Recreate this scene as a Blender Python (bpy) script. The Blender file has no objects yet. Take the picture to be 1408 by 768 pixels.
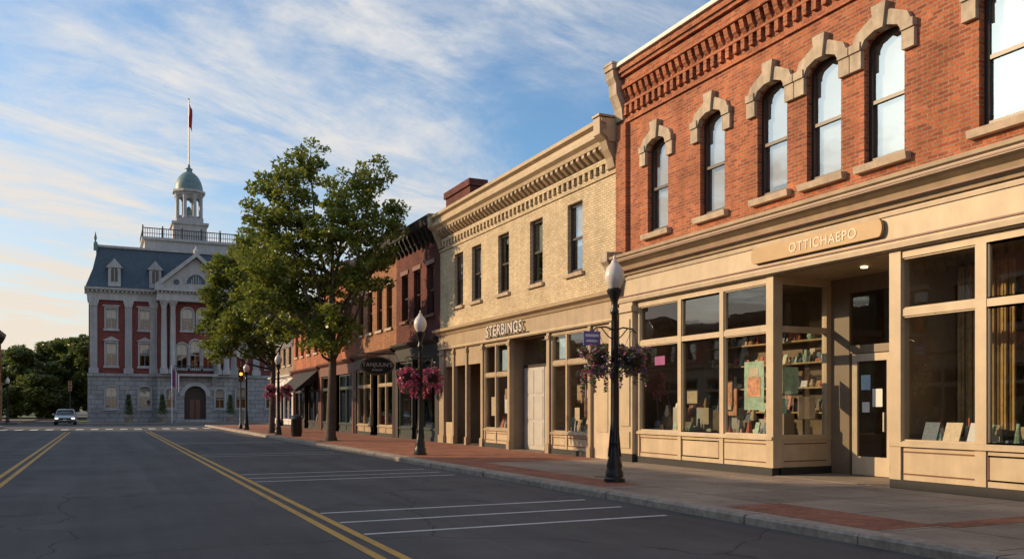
import bpy, bmesh, math, random
import numpy as np
from mathutils import Vector
random.seed(7); rng=np.random.default_rng(7)
C=bpy.context; SC=C.scene; COL=SC.collection
MAT={}
# ------------------------------------------------------------------ materials
def nm(name):
    m=bpy.data.materials.new(name); m.use_nodes=True; nt=m.node_tree
    b=nt.nodes['Principled BSDF']; MAT[name]=m; return m,nt,b
def nd(nt,t,ins=None,**kw):
    n=nt.nodes.new(t)
    for k,v in kw.items(): setattr(n,k,v)
    if ins:
        for k,v in ins.items():
            if hasattr(v,'is_output') or isinstance(v,bpy.types.NodeSocket): nt.links.new(v,n.inputs[k])
            else: n.inputs[k].default_value=v
    return n
def objco(nt): return nd(nt,'ShaderNodeTexCoord').outputs['Object']
def math_(nt,op,a,b=0.0,c=0.0,clamp=False):
    n=nd(nt,'ShaderNodeMath',{0:a,1:b,2:c},operation=op); n.use_clamp=clamp; return n.outputs[0]
def noise(nt,vec,scale,detail=5,rough=.6,dist=0.):
    return nd(nt,'ShaderNodeTexNoise',{'Vector':vec,'Scale':scale,'Detail':detail,'Roughness':rough,'Distortion':dist}).outputs['Fac']
def rng_(nt,v,a,b,c,d): 
    return nd(nt,'ShaderNodeMapRange',{'Value':v,'From Min':a,'From Max':b,'To Min':c,'To Max':d}).outputs[0]
def scale_(nt,col,f): 
    return nd(nt,'ShaderNodeVectorMath',{0:col,'Scale':f},operation='SCALE').outputs[0]
def mixc(nt,f,a,b):
    n=nd(nt,'ShaderNodeMix',data_type='RGBA')
    for i,v in ((0,f),(6,a),(7,b)):
        if isinstance(v,bpy.types.NodeSocket): nt.links.new(v,n.inputs[i])
        else: n.inputs[i].default_value=v if i==0 else (*v[:3],1)
    return n.outputs[2]
def bump(nt,b,h,s,d=.01):
    n=nd(nt,'ShaderNodeBump',{'Height':h,'Strength':s,'Distance':d}); nt.links.new(n.outputs[0],b.inputs['Normal'])
def mat(name,col,rough=.7,var=.15,scale=3.,bmp=.0,bs=40.,metal=0.,streak=0.,spec=.5):
    m,nt,b=nm(name); co=objco(nt)
    f=math_(nt,'MULTIPLY',rng_(nt,noise(nt,co,scale),.3,.7,1-var,1+var),rng_(nt,noise(nt,co,scale*.13),.3,.7,1-var*.7,1+var*.7))
    if streak:
        v=nd(nt,'ShaderNodeVectorMath',{0:co,1:(4,4,.25)},operation='MULTIPLY').outputs[0]
        f=math_(nt,'MULTIPLY',f,rng_(nt,noise(nt,v,1.),.35,.65,1-streak,1+streak*.4))
    c=scale_(nt,tuple(col),f); nt.links.new(c,b.inputs['Base Color'])
    b.inputs['Roughness'].default_value=rough; b.inputs['Metallic'].default_value=metal
    b.inputs['Specular IOR Level'].default_value=spec
    if bmp: bump(nt,b,noise(nt,co,bs,3),bmp)
    return m
def brick(name,c1,c2,mort,bw=.215,rh=.075,ms=.009,dirt=.25,patch=None,flat=False):
    m,nt,b=nm(name); co=objco(nt)
    s=nd(nt,'ShaderNodeSeparateXYZ',{0:co})
    if flat: v=co
    else:
        u=math_(nt,'ADD',s.outputs[0],s.outputs[1]); v=nd(nt,'ShaderNodeCombineXYZ',{0:u,1:s.outputs[2]}).outputs[0]
    bt=nd(nt,'ShaderNodeTexBrick',{'Vector':v,'Color1':(*c1,1),'Color2':(*c2,1),'Mortar':(*mort,1),'Scale':1.,'Mortar Size':ms,'Mortar Smooth':.2,'Bias':-.1,'Brick Width':bw,'Row Height':rh})
    f=rng_(nt,noise(nt,co,.9,6),.3,.7,1-dirt,1+dirt)
    vs=nd(nt,'ShaderNodeVectorMath',{0:co,1:(3,3,.3)},operation='MULTIPLY').outputs[0]
    f=math_(nt,'MULTIPLY',f,rng_(nt,noise(nt,vs,1.),.3,.7,1-dirt*.8,1+dirt*.5))
    f=math_(nt,'MULTIPLY',f,rng_(nt,noise(nt,co,22.,2),.3,.7,.8,1.2))
    col=scale_(nt,bt.outputs['Color'],f)
    if patch:
        pf=rng_(nt,noise(nt,co,.5,5,.7),.52,.66,0,.7); col=mixc(nt,pf,col,patch)
    nt.links.new(col,b.inputs['Base Color']); b.inputs['Roughness'].default_value=.88
    b.inputs['Specular IOR Level'].default_value=.25
    h=math_(nt,'ADD',math_(nt,'MULTIPLY',bt.outputs['Fac'],-1.),math_(nt,'MULTIPLY',noise(nt,co,60.,3),.5))
    bump(nt,b,h,.6,.012); return m
brick('brick_red',(.44,.13,.052),(.22,.058,.030),(.30,.20,.14),ms=.011)
brick('brick_cream',(.60,.49,.32),(.46,.365,.23),(.36,.29,.20),dirt=.15,ms=.012)
brick('brick_dark',(.15,.038,.030),(.08,.025,.023),(.11,.075,.065))
brick('brick_brown',(.33,.15,.07),(.22,.09,.045),(.22,.15,.1))
brick('brick_orange',(.45,.14,.06),(.30,.09,.045),(.26,.17,.12))
brick('brick_hall',(.25,.062,.05),(.18,.045,.04),(.2,.1,.09),dirt=.12)
brick('brick_tan',(.30,.22,.15),(.22,.16,.11),(.2,.17,.14))
brick('stone_hall',(.36,.355,.35),(.29,.285,.285),(.15,.15,.15),bw=1.1,rh=.5,ms=.03,dirt=.15)
brick('pavers',(.36,.14,.085),(.25,.095,.06),(.17,.12,.09),bw=.2,rh=.1,ms=.008,flat=True)
mat('stone_trim',(.42,.34,.25),.8,.2,5,.3,30,streak=.25)
mat('stone_sill',(.42,.33,.24),.8,.2,5,.3,30)
mat('cream_paint',(.49,.385,.25),.5,.11,2,.08,50,streak=.09)
mat('tan_paint',(.36,.27,.17),.5,.13,2,.08,50,streak=.12)
mat('pale_trim',(.54,.44,.31),.55,.12,2,.08,50,streak=.1)
mat('brown_line',(.16,.06,.04),.5,.1)
mat('roof_cap',(.6,.57,.52),.5,.1)
mat('frame_dark',(.035,.02,.016),.4,.1)
mat('black_paint',(.012,.013,.014),.38,.2,6,.1,60)
mat('black_matte',(.02,.02,.02),.7,.2)
mat('dark_green',(.02,.035,.03),.5,.2)
mat('white_paint',(.62,.60,.57),.55,.08,2,streak=.1)
mat('hall_white',(.42,.415,.41),.6,.12,1.5,streak=.16)
mat('shaded_tan_paint',(.22,.165,.11),.5,.1)  # tan darkened so the entry recess's shadow is part of the colour
mat('grey_panel',(.42,.40,.36),.6,.1)
mat('gold_sign',(.42,.27,.12),.5,.08)
mat('sign_text',(.72,.62,.48),.5,.02)
mat('interior',(.20,.15,.10),.9,.35,.7)
mat('interior_warm',(.36,.26,.14),.9,.3,.9)
mat('room_floor',(.2,.14,.09),.5,.2)
mat('blind',(.40,.40,.385),.8,.08,1)
mat('curtain',(.48,.31,.13),.9,.3,9)
mat('slate',(.055,.085,.115),.45,.2,4,.3,20)
mat('copper',(.13,.21,.22),.5,.2,3)
mat('roof_tar',(.06,.06,.06),.9,.2)
mat('granite',(.31,.26,.21),.85,.32,8,.6,35)
mat('bark',(.085,.062,.045),.9,.35,12,.8,30)
mat('awning',(.02,.018,.018),.85,.2)
mat('flag_red',(.45,.04,.04),.8,.1); mat('flag_white',(.7,.7,.7),.8,.05); mat('flag_blue',(.04,.06,.2),.8,.1)
mat('car_paint',(.42,.45,.46),.3,.03,metal=.6); mat('car_glass',(.02,.025,.03),.08,.02); mat('tyre',(.02,.02,.02),.9,.1)
mat('chrome',(.6,.6,.6),.2,.02,metal=1.)
mat('poster_green',(.36,.52,.38),.6,.3,7); mat('poster_cream',(.62,.50,.34),.6,.15,12); mat('paper',(.70,.70,.67),.7,.05)
mat('paper_blue',(.34,.50,.62),.7,.2,20); mat('poster_red',(.60,.27,.15),.6,.5,9); mat('book_a',(.40,.27,.13),.6,.3,20)
mat('book_b',(.10,.14,.18),.6,.3,20); mat('book_c',(.42,.10,.06),.6,.3,20); mat('sign_blue',(.16,.13,.42),.5,.1); mat('neon',(.42,.1,.32),.5,.1)
mat('soil',(.04,.03,.02),.9,.3); mat('steel',(.3,.3,.3),.5,.1,metal=.8)
mat('grass',(.06,.09,.03),.95,.3,2); mat('manhole',(.05,.045,.04),.6,.2,30)
def emis(name,col,s):
    m,nt,b=nm(name); b.inputs['Base Color'].default_value=(*col,1); b.inputs['Emission Color'].default_value=(*col,1); b.inputs['Emission Strength'].default_value=s
emis('amber_lit',(1,.35,.05),3.); emis('head_lit',(1,.9,.75),2.); emis('warm_lamp',(1,.75,.4),3.)
m,nt,b=nm('globe'); b.inputs['Base Color'].default_value=(.66,.62,.56,1); b.inputs['Roughness'].default_value=.25; b.inputs['Subsurface Weight'].default_value=.2
def glassmat(name,tint,lo,hi,warp=.02):
    m,nt,b=nm(name); nt.nodes.remove(b); out=nt.nodes['Material Output']
    co=objco(nt); bp=nd(nt,'ShaderNodeBump',{'Height':noise(nt,co,.9,2),'Strength':warp,'Distance':.3})
    tr=nd(nt,'ShaderNodeBsdfTransparent',{'Color':(*tint,1)}); gl=nd(nt,'ShaderNodeBsdfGlossy',{'Color':(.95,.95,.95,1),'Roughness':.01,'Normal':bp.outputs[0]})
    lw=nd(nt,'ShaderNodeLayerWeight',{'Blend':.5}).outputs['Facing']; f=math_(nt,'MULTIPLY_ADD',math_(nt,'POWER',lw,4.),hi,lo,clamp=True)
    mx=nd(nt,'ShaderNodeMixShader',{0:f,1:tr.outputs[0],2:gl.outputs[0]}); nt.links.new(mx.outputs[0],out.inputs[0])
glassmat('glass',(.90,.92,.90),.10,.9,.006); glassmat('glass_up',(.80,.82,.82),.28,.9,.015)
def leafmat(name,c1,c2,tl=.35):
    m,nt,b=nm(name); nt.nodes.remove(b); out=nt.nodes['Material Output']
    g=nd(nt,'ShaderNodeNewGeometry'); co=objco(nt)
    f=math_(nt,'ADD',math_(nt,'MULTIPLY',g.outputs['Random Per Island'],.6),rng_(nt,noise(nt,co,.6,2),.3,.7,0,.4))
    col=mixc(nt,f,c1,c2)
    d=nd(nt,'ShaderNodeBsdfDiffuse',{'Color':col}); t=nd(nt,'ShaderNodeBsdfTranslucent',{'Color':scale_(nt,col,1.3)}); gl=nd(nt,'ShaderNodeBsdfGlossy',{'Color':(1,1,1,1),'Roughness':.4})
    m1=nd(nt,'ShaderNodeMixShader',{0:tl,1:d.outputs[0],2:t.outputs[0]}); m2=nd(nt,'ShaderNodeMixShader',{0:.04,1:m1.outputs[0],2:gl.outputs[0]})
    nt.links.new(m2.outputs[0],out.inputs[0])
leafmat('leaf',(.075,.115,.018),(.24,.26,.045),.45); leafmat('leaf_far',(.06,.10,.026),(.14,.17,.045),.4)
leafmat('leaf_basket',(.06,.12,.02),(.16,.22,.05)); leafmat('petal_pink',(.6,.05,.18),(.75,.15,.36)); leafmat('petal_purple',(.18,.06,.32),(.4,.18,.55)); leafmat('petal_white',(.6,.5,.6),(.75,.7,.75))
# asphalt
m,nt,b=nm('asphalt'); co=objco(nt); s=nd(nt,'ShaderNodeSeparateXYZ',{0:co})
f=rng_(nt,noise(nt,co,70.,3,.8),.3,.7,.62,1.4)
f=math_(nt,'MULTIPLY',f,rng_(nt,noise(nt,co,.35,6,.65),.3,.7,.72,1.26))
st=nd(nt,'ShaderNodeVectorMath',{0:co,1:(1.1,.03,1)},operation='MULTIPLY').outputs[0]
f=math_(nt,'MULTIPLY',f,rng_(nt,noise(nt,st,1.2,4),.3,.7,.76,1.22))
oil=rng_(nt,noise(nt,co,.9,4,.55),.60,.72,1.,.5); oil.node.clamp=True
f=math_(nt,'MULTIPLY',f,oil)
wv=nd(nt,'ShaderNodeVectorMath',{0:co,1:nd(nt,'ShaderNodeVectorMath',{0:nd(nt,'ShaderNodeTexNoise',{'Vector':co,'Scale':.7,'Detail':4.}).outputs['Color'],'Scale':1.3},operation='SCALE').outputs[0]},operation='ADD').outputs[0]
vo=nd(nt,'ShaderNodeTexVoronoi',{'Vector':wv,'Scale':.16},feature='DISTANCE_TO_EDGE').outputs['Distance']
cr=rng_(nt,vo,.001,.004,.42,1.); cr.node.clamp=True
f=math_(nt,'MULTIPLY',f,cr)
nt.links.new(scale_(nt,(.088,.083,.080),f),b.inputs['Base Color']); b.inputs['Roughness'].default_value=.8; b.inputs['Specular IOR Level'].default_value=.4
bump(nt,b,noise(nt,co,90.,3,.8),.6,.014)
def paint(name,col):
    m,nt,b=nm(name); co=objco(nt); w=rng_(nt,noise(nt,co,14.,6,.75),.52,.70,0,.8); w.node.clamp=True
    w2=rng_(nt,noise(nt,co,1.3,3,.6),.35,.7,0,.55); w2.node.clamp=True
    w=math_(nt,'MAXIMUM',w,math_(nt,'MULTIPLY',w2,rng_(nt,noise(nt,co,70.,2),.4,.6,0,1)))
    nt.links.new(mixc(nt,w,col,(.085,.08,.078)),b.inputs['Base Color']); b.inputs['Roughness'].default_value=.75
paint('paint_white',(.66,.65,.62)); paint('paint_yellow',(.62,.36,.06))
m,nt,b=nm('concrete'); co=objco(nt)
bt=nd(nt,'ShaderNodeTexBrick',{'Vector':co,'Color1':(.31,.245,.19,1),'Color2':(.225,.18,.14,1),'Mortar':(.07,.055,.045,1),'Scale':1.,'Mortar Size':.014,'Brick Width':1.55,'Row Height':1.5,'Mortar Smooth':.1},offset=0.)
f=math_(nt,'MULTIPLY',rng_(nt,noise(nt,co,.8,6),.3,.7,.70,1.25),rng_(nt,noise(nt,co,50.,3),.3,.7,.8,1.2))
st=noise(nt,co,2.2,5,.7); sp=rng_(nt,st,.57,.70,1,.66); sp.node.clamp=True
f=math_(nt,'MULTIPLY',f,sp)
gum=rng_(nt,nd(nt,'ShaderNodeTexVoronoi',{'Vector':co,'Scale':2.3}).outputs['Distance'],.035,.05,.55,1.); gum.node.clamp=True
f=math_(nt,'MULTIPLY',f,gum)
nt.links.new(scale_(nt,bt.outputs['Color'],f),b.inputs['Base Color']); b.inputs['Roughness'].default_value=.85
bump(nt,b,math_(nt,'ADD',math_(nt,'MULTIPLY',bt.outputs['Fac'],-1.),math_(nt,'MULTIPLY',noise(nt,co,60.,3),.3)),.4,.01)

# ------------------------------------------------------------------ builders
def RIGHT(x0): return lambda u,w,z:(x0-w,u,z)
def LEFT(x0): return lambda u,w,z:(x0+w,u,z)
def FRONT(y0): return lambda u,w,z:(u,y0-w,z)
WORLD=lambda u,w,z:(u,w,z)
class Bld:
    def __init__(s,name,mp=WORLD,loc=(0,0,0)):
        s.name=name; s.mp=mp; s.parts={}; s.loc=loc; s.smooth=set()
    def add(s,part,vs,fs):
        V,F=s.parts.setdefault(part,([],[])); o=len(V); V.extend(s.mp(*v) for v in vs); F.extend(tuple(i+o for i in f) for f in fs)
    def quad(s,part,vs): s.add(part,vs,[tuple(range(len(vs)))])
    def hexa(s,part,v): s.add(part,v,[(0,1,2,3),(7,6,5,4),(0,4,5,1),(1,5,6,2),(2,6,7,3),(3,7,4,0)])
    def box(s,part,u0,u1,w0,w1,z0,z1):
        s.hexa(part,[(u0,w0,z0),(u1,w0,z0),(u1,w1,z0),(u0,w1,z0),(u0,w0,z1),(u1,w0,z1),(u1,w1,z1),(u0,w1,z1)])
    def prof(s,part,u0,u1,pts):
        n=len(pts); s.add(part,[(u0,w,z) for w,z in pts]+[(u1,w,z) for w,z in pts],[tuple(range(n)),tuple(range(2*n-1,n-1,-1))]+[(i,(i+1)%n,(i+1)%n+n,i+n) for i in range(n)])
    def profw(s,part,w0,w1,pts):
        n=len(pts); s.add(part,[(u,w0,z) for u,z in pts]+[(u,w1,z) for u,z in pts],[tuple(range(n)),tuple(range(2*n-1,n-1,-1))]+[(i,(i+1)%n,(i+1)%n+n,i+n) for i in range(n)])
    def lathe(s,part,cu,cw,pr,n=16,rot=0.,smooth=True,ax=None):
        vs=[];fs=[]
        for r,z in pr:
            for k in range(n):
                a=2*math.pi*k/n+rot; vs.append((cu+r*math.cos(a),cw+r*math.sin(a),z) if ax is None else ax(r*math.cos(a),r*math.sin(a),z))
        for j in range(len(pr)-1):
            for k in range(n): fs.append((j*n+k,j*n+(k+1)%n,(j+1)*n+(k+1)%n,(j+1)*n+k))
        fs.append(tuple(range(n))); fs.append(tuple(range((len(pr)-1)*n,len(pr)*n)))
        s.add(part,vs,fs)
        if smooth: s.smooth.add(part)
    def arch(s,part,a,b,zs,rise,t,w0,w1,n=12,th0=0.,th1=math.pi):
        uc=(a+b)/2; hw=(b-a)/2
        P=[(uc+hw*math.cos(th0+(th1-th0)*i/n),zs+rise*math.sin(th0+(th1-th0)*i/n)) for i in range(n+1)]
        Q=[(uc+(hw+t)*math.cos(th0+(th1-th0)*i/n),zs+(rise+t)*math.sin(th0+(th1-th0)*i/n)) for i in range(n+1)]
        for i in range(n):
            s.hexa(part,[(P[i][0],w0,P[i][1]),(P[i+1][0],w0,P[i+1][1]),(Q[i+1][0],w0,Q[i+1][1]),(Q[i][0],w0,Q[i][1]),
                         (P[i][0],w1,P[i][1]),(P[i+1][0],w1,P[i+1][1]),(Q[i+1][0],w1,Q[i+1][1]),(Q[i][0],w1,Q[i][1])])
    def tube(s,part,pts,rad,n=8):
        pts=[Vector(p) for p in pts]; vs=[];fs=[]
        for i,p in enumerate(pts):
            d=(pts[min(i+1,len(pts)-1)]-pts[max(i-1,0)]).normalized()
            a=d.cross(Vector((.3,.95,.1))).normalized(); b_=d.cross(a)
            for k in range(n):
                t=2*math.pi*k/n; vs.append(tuple(p+(a*math.cos(t)+b_*math.sin(t))*rad[i]))
        for j in range(len(pts)-1):
            for k in range(n): fs.append((j*n+k,j*n+(k+1)%n,(j+1)*n+(k+1)%n,(j+1)*n+k))
        fs.append(tuple(range(n))); fs.append(tuple(range((len(pts)-1)*n,len(pts)*n)))
        s.add(part,vs,fs); s.smooth.add(part)
    def finish(s,single=False):
        objs=[]
        for part,(V,F) in s.parts.items():
            pn,mn=part.split('|'); me=bpy.data.meshes.new(pn); me.from_pydata(V,[],F)
            bm=bmesh.new(); bm.from_mesh(me); bmesh.ops.recalc_face_normals(bm,faces=bm.faces); bm.to_mesh(me); bm.free()
            me.materials.append(MAT[mn])
            if part in s.smooth:
                me.polygons.foreach_set('use_smooth',[True]*len(me.polygons))
                try: me.set_sharp_from_angle(angle=math.radians(40))
                except Exception: pass
            o=bpy.data.objects.new(pn,me); COL.objects.link(o); objs.append(o)
        e=bpy.data.objects.new(s.name,None); COL.objects.link(e); e.location=s.loc
        for o in objs: o.parent=e
        s.root=e; return e
def facade(B,part,u0,u1,z0,z1,ops,dep=.2,w=0.):
    us=sorted({u0,u1,*[o[0] for o in ops],*[o[1] for o in ops]}); zs=sorted({z0,z1,*[o[2] for o in ops],*[o[3] for o in ops]})
    for a,b in zip(us,us[1:]):
        for c,d in zip(zs,zs[1:]):
            mu,mz=(a+b)/2,(c+d)/2
            if any(o[0]<mu<o[1] and o[2]<mz<o[3] for o in ops): continue
            B.quad(part,[(a,w,c),(b,w,c),(b,w,d),(a,w,d)])
    for a,b,c,d,r in ops:
        t=d-r
        B.quad(part,[(a,w,c),(a,w-dep,c),(a,w-dep,t),(a,w,t)]); B.quad(part,[(b,w,c),(b,w-dep,c),(b,w-dep,t),(b,w,t)])
        B.quad(part,[(a,w,c),(b,w,c),(b,w-dep,c),(a,w-dep,c)])
        if r<=0: B.quad(part,[(a,w,d),(b,w,d),(b,w-dep,d),(a,w-dep,d)])
        else:
            n=12; uc=(a+b)/2; hw=(b-a)/2; P=[(uc-hw*math.cos(math.pi*i/n),t+r*math.sin(math.pi*i/n)) for i in range(n+1)]
            for p,q in zip(P,P[1:]):
                B.quad(part,[(p[0],w,p[1]),(q[0],w,q[1]),(q[0],w,d),(p[0],w,d)])
                B.quad(part,[(p[0],w,p[1]),(q[0],w,q[1]),(q[0],w-dep,q[1]),(p[0],w-dep,p[1])])
def window(B,a,b,c,d,r=0,dep=.18,fm='window_frames|frame_dark',f=.07,blind=.9,vm=False,bl='blinds|blind',gl='window_glass|glass_up',w=0.):
    y0=w-dep-.03; y1=w-dep+.05
    B.box(fm,a,a+f,y0,y1,c,d); B.box(fm,b-f,b,y0,y1,c,d); B.box(fm,a+f,b-f,y0,y1,c,c+f*1.3); B.box(fm,a+f,b-f,y0,y1,d-f,d)
    if r>0: B.arch(fm,a+f,b-f,d-r,r-f,f+.02,y0,y1-.004)
    m_=(c+d-r*.4)/2; B.box(fm,a+f,b-f,y0,y1-.012,m_-.035,m_+.035)
    if vm: B.box(fm,(a+b)/2-.02,(a+b)/2+.02,y0,y1-.02,c+f,d-f)
    B.quad(gl,[(a+f,w-dep,c),(b-f,w-dep,c),(b-f,w-dep,m_),(a+f,w-dep,m_)])
    B.quad(gl,[(a+f,w-dep+.02,m_),(b-f,w-dep+.023,m_),(b-f,w-dep+.021,d),(a+f,w-dep+.018,d)])
    if blind>0:
        zb=d-(d-c)*blind; B.quad(bl,[(a,w-dep-.1,zb),(b,w-dep-.1,zb),(b,w-dep-.1,d),(a,w-dep-.1,d)])
def shell(B,part,u0,u1,z0,z1,depth,roofz,front=True):
    B.quad(part,[(u0,0,z0),(u0,-depth,z0),(u0,-depth,z1),(u0,0,z1)]); B.quad(part,[(u1,0,z0),(u1,-depth,z0),(u1,-depth,z1),(u1,0,z1)])
    B.quad(part,[(u0,-depth,z0),(u1,-depth,z0),(u1,-depth,z1),(u0,-depth,z1)])
    B.quad('roof|roof_tar',[(u0,0,roofz),(u1,0,roofz),(u1,-depth,roofz),(u0,-depth,roofz)])
def room(B,u0,u1,z0,z1,w0,w1,m='shop_interior|interior'):
    for q in ([(u0,w1,z0),(u1,w1,z0),(u1,w1,z1),(u0,w1,z1)],[(u0,w0,z0),(u0,w1,z0),(u0,w1,z1),(u0,w0,z1)],[(u1,w0,z0),(u1,w1,z0),(u1,w1,z1),(u1,w0,z1)],[(u0,w0,z1),(u1,w0,z1),(u1,w1,z1),(u0,w1,z1)]): B.quad(m,q)
    B.quad('shop_floor|room_floor',[(u0,w0,z0+.01),(u1,w0,z0+.01),(u1,w1,z0+.01),(u0,w1,z0+.01)])
def items(B,u0,u1,z,w0,w1,n,hmax=.3,big=1.):
    ms=['display_items|book_a','display_items_dark|book_b','display_items_red|book_c','display_cards|paper','display_items|poster_cream','display_items_pale|grey_panel','display_green|poster_green']
    for i in range(n):
        u=random.uniform(u0,u1); w=random.uniform(w1,w0); h=random.uniform(.08,hmax); s_=random.uniform(.04,.14)*big; p=random.choice(ms)
        if random.random()<.45: B.lathe(random.choice(ms),u,w,[(s_*.4,z),(s_*.6,z+h*.3),(s_*.35,z+h*.7),(s_*.25,z+h)],8)
        else:
            l=h*.25; B.hexa(p,[(u,w,z),(u+s_*1.6,w,z),(u+s_*1.6,w-.03,z),(u,w-.03,z),(u,w-l,z+h),(u+s_*1.6,w-l,z+h),(u+s_*1.6,w-l-.03,z+h),(u,w-l-.03,z+h)])
def pictures(B,u0,u1,z0,z1,w,n):
    ms=['poster_green','poster_cream','poster_red','paper_blue','paper','book_a']
    for i in range(n):
        u=random.uniform(u0,u1-.5); z=random.uniform(z0,z1-.5); a=random.uniform(.25,.55); h=random.uniform(.3,.65); ww=w+random.uniform(0,.03)+i*.001
        B.box('picture_frames|frame_dark',u-.03,u+a+.03,ww-.02,ww,z-.03,z+h+.03); m_=random.choice(ms); B.box('pictures_%s|%s'%(m_,m_),u,u+a,ww,ww+.006,z,z+h)
def shopfront(B,u0,u1,mus,fr,kick,zk=.9,zt=3.25,zT=4.3,zh=4.45,mw=.14,panels=True,w=0.,transom=True,line='panel_moulding|brown_line',plinth='plinth|black_matte'):
    B.box(plinth,u0,u1,w-.16,w+.03,.1,.3)
    B.box(kick,u0,u1,w-.12,w-.015,.3,zk)
    B.prof(fr,u0,u1,[(w-.14,zk),(w+.05,zk),(w+.05,zk+.05),(w+.0,zk+.1),(w-.14,zk+.1)])
    B.box(fr,u0,u1,w-.12,w+.0,zT,zh)
    if transom: B.box(fr,u0,u1,w-.12,w-.006,zt,zt+.13)
    cs=[u0+mw/2]+list(mus)+[u1-mw/2]
    for c in cs:
        B.box(fr,c-mw/2,c+mw/2,w-.123,w+.003,zk+.1,zT); B.box(kick,c-mw/2,c+mw/2,w-.1,w+.012,.3,zk-.002)
    for a,b in zip(cs,cs[1:]):
        a+=mw/2; b-=mw/2; j=[random.uniform(-.004,.004) for _ in range(4)]
        B.quad('shop_glass|glass',[(a,w-.07+j[0],zk),(b,w-.07+j[1],zk),(b,w-.07+j[2],zt),(a,w-.07+j[3],zt)]); j=[random.uniform(-.006,.006) for _ in range(4)]
        B.quad('shop_glass|glass',[(a,w-.07+j[0],zt),(b,w-.07+j[1],zt),(b,w-.07+j[2],zT),(a,w-.07+j[3],zT)])
        for p,q,e in ((a,b,.028),):
            for (c,d) in ((zk+.1,zt),(zt+.13,zT)) if transom else ((zk+.1,zT),):
                B.box(fr,p,p+e,w-.11,w-.03,c,d); B.box(fr,q-e,q,w-.11,w-.03,c,d); B.box(fr,p+e,q-e,w-.11,w-.03,c,c+e); B.box(fr,p+e,q-e,w-.11,w-.03,d-e,d)
        if panels:
            g=.1; t=.022; z0=.3+g; z1=zk-g*.8; p=a+.02; q=b-.02
            if q-p>.3:
                B.box(line,p,q,w-.016,w+.0,z0,z0+t); B.box(line,p,q,w-.016,w+.0,z1-t,z1); B.box(line,p,p+t,w-.016,w-.001,z0+t,z1-t); B.box(line,q-t,q,w-.016,w-.001,z0+t,z1-t)
def text(B,name,body,size,loc,rot,m,ext=.01,sp=1.05):
    cu=bpy.data.curves.new(name,'FONT'); cu.body=body; cu.size=size; cu.extrude=ext; cu.align_x='CENTER'; cu.align_y='CENTER'; cu.space_character=sp
    o=bpy.data.objects.new(name,cu); COL.objects.link(o); o.location=loc; o.rotation_euler=rot; cu.materials.append(MAT[m]); o.parent=B.root; return o
RR=(math.pi/2,0,-math.pi/2)
XF=13.1
# ================================================================== RED BRICK BUILDING
B=Bld('red_brick_building',RIGHT(XF)); W='brick_walls|brick_red'
u0,u1=-3.,20.82
wc=[18.96,16.72,14.68,13.19,11.70,9.3,6.9,4.6,2.3,-.2]
ops=[(c-.46,c+.46,6.2,8.62,.24) for c in wc]
facade(B,W,u0,u1,4.5,10.9,ops,.2); shell(B,W,u0,u1,0,10.9,14,10.2)
for i,c in enumerate(wc):
    window(B,c-.46,c+.46,6.2,8.62,.24,f=.085,blind=[.95,.93,.9,.97,.95,.9,.8,.9,.9,.9][i])
    B.prof('window_sills|stone_sill',c-.6,c+.6,[(-.2,6.04),(.13,6.04),(.15,6.17),(-.2,6.205)])
    S='stone_arches|stone_trim'; zs=8.38
    B.arch(S,c-.465,c+.465,zs,.245,.27,-.05,.09,n=5)
    for sg in (-1,1):
        a=c+sg*.465; b_=c+sg*.733
        B.box(S,min(a,b_),max(a,b_),-.05,.085,zs-.36,zs-.003)
        B.box(S,min(a,b_)-.0,max(a,b_)+.0,-.05,.12,zs-.02,zs+.14)
    B.profw(S,-.05,.15,[(c-.1,zs+.2),(c+.1,zs+.2),(c+.17,zs+.66),(c-.17,zs+.66)])
B.box(W,u0,u1,.0,.06,9.42,9.52)
u=u0+.1
while u<u1-.2:
    B.box(W,u,u+.12,.0,.10,9.62,9.86); B.prof(W,u+.0,u+.14,[(0,9.98),(.1,10.1),(.16,10.3),(0,10.3)]) ; u+=.27
B.box(W,u0,u1,0,.11,9.862,9.93); B.box(W,u0,u1,0,.2,10.3,10.4); B.box(W,u0,u1,0,.14,10.4,10.62); B.box(W,u0,u1,0,.24,10.62,10.72); B.box(W,u0,u1,0,.3,10.72,10.88)
B.box('roof_cap|roof_cap',u0-.02,u1+.05,-.35,.38,10.88,10.98)
B.box(W,u1-.5,u1,.0,.12,5.8,9.4)
B.prof('stone_brackets|stone_trim',u1-.36,u1+.02,[(0,9.5),(.12,9.52),(.16,9.85),(.22,10.0),(.32,10.2),(.34,10.5),(.42,10.65),(.44,10.9),(.0,10.9)])
B.box('stone_brackets|stone_trim',u1-.42,u1+.06,0,.5,10.99,11.05); B.box('stone_brackets|stone_trim',u1-.40,u1+.04,.385,.48,10.86,10.99)
E='storefront_cornice|tan_paint'; Fp='storefront_fascia|cream_paint'
B.box(Fp,u0,u1,0,.1,4.45,5.2); B.box(E,u0,u1,.1,.15,4.47,4.56); B.box('fascia_line|brown_line',u0,u1,.1,.125,4.62,4.65); B.box(E,u0,u1,.1,.13,5.08,5.15)
B.prof(E,u0,u1+.02,[(0,5.2),(.16,5.2),(.18,5.27),(.26,5.33),(.29,5.42),(.44,5.5),(.5,5.52),(.5,5.6),(.55,5.63),(.56,5.7),(.1,5.78),(0,5.78)])
B.box('cornice_line|brown_line',u0,u1,.5,.512,5.54,5.57); B.box('cornice_line|brown_line',u0,u1,.27,.3,5.30,5.33)
P='pilasters|cream_paint'
B.box(P,19.95,20.6,-.1,.14,.35,4.45); B.box('plinth|black_matte',19.93,20.62,-.1,.16,.1,.35); B.box(P,19.9,20.65,-.1,.2,4.2,4.34); B.box(P,20.05,20.5,.14,.17,1.1,4.0); B.box(P,20.05,20.5,.14,.17,.5,.95)
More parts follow.
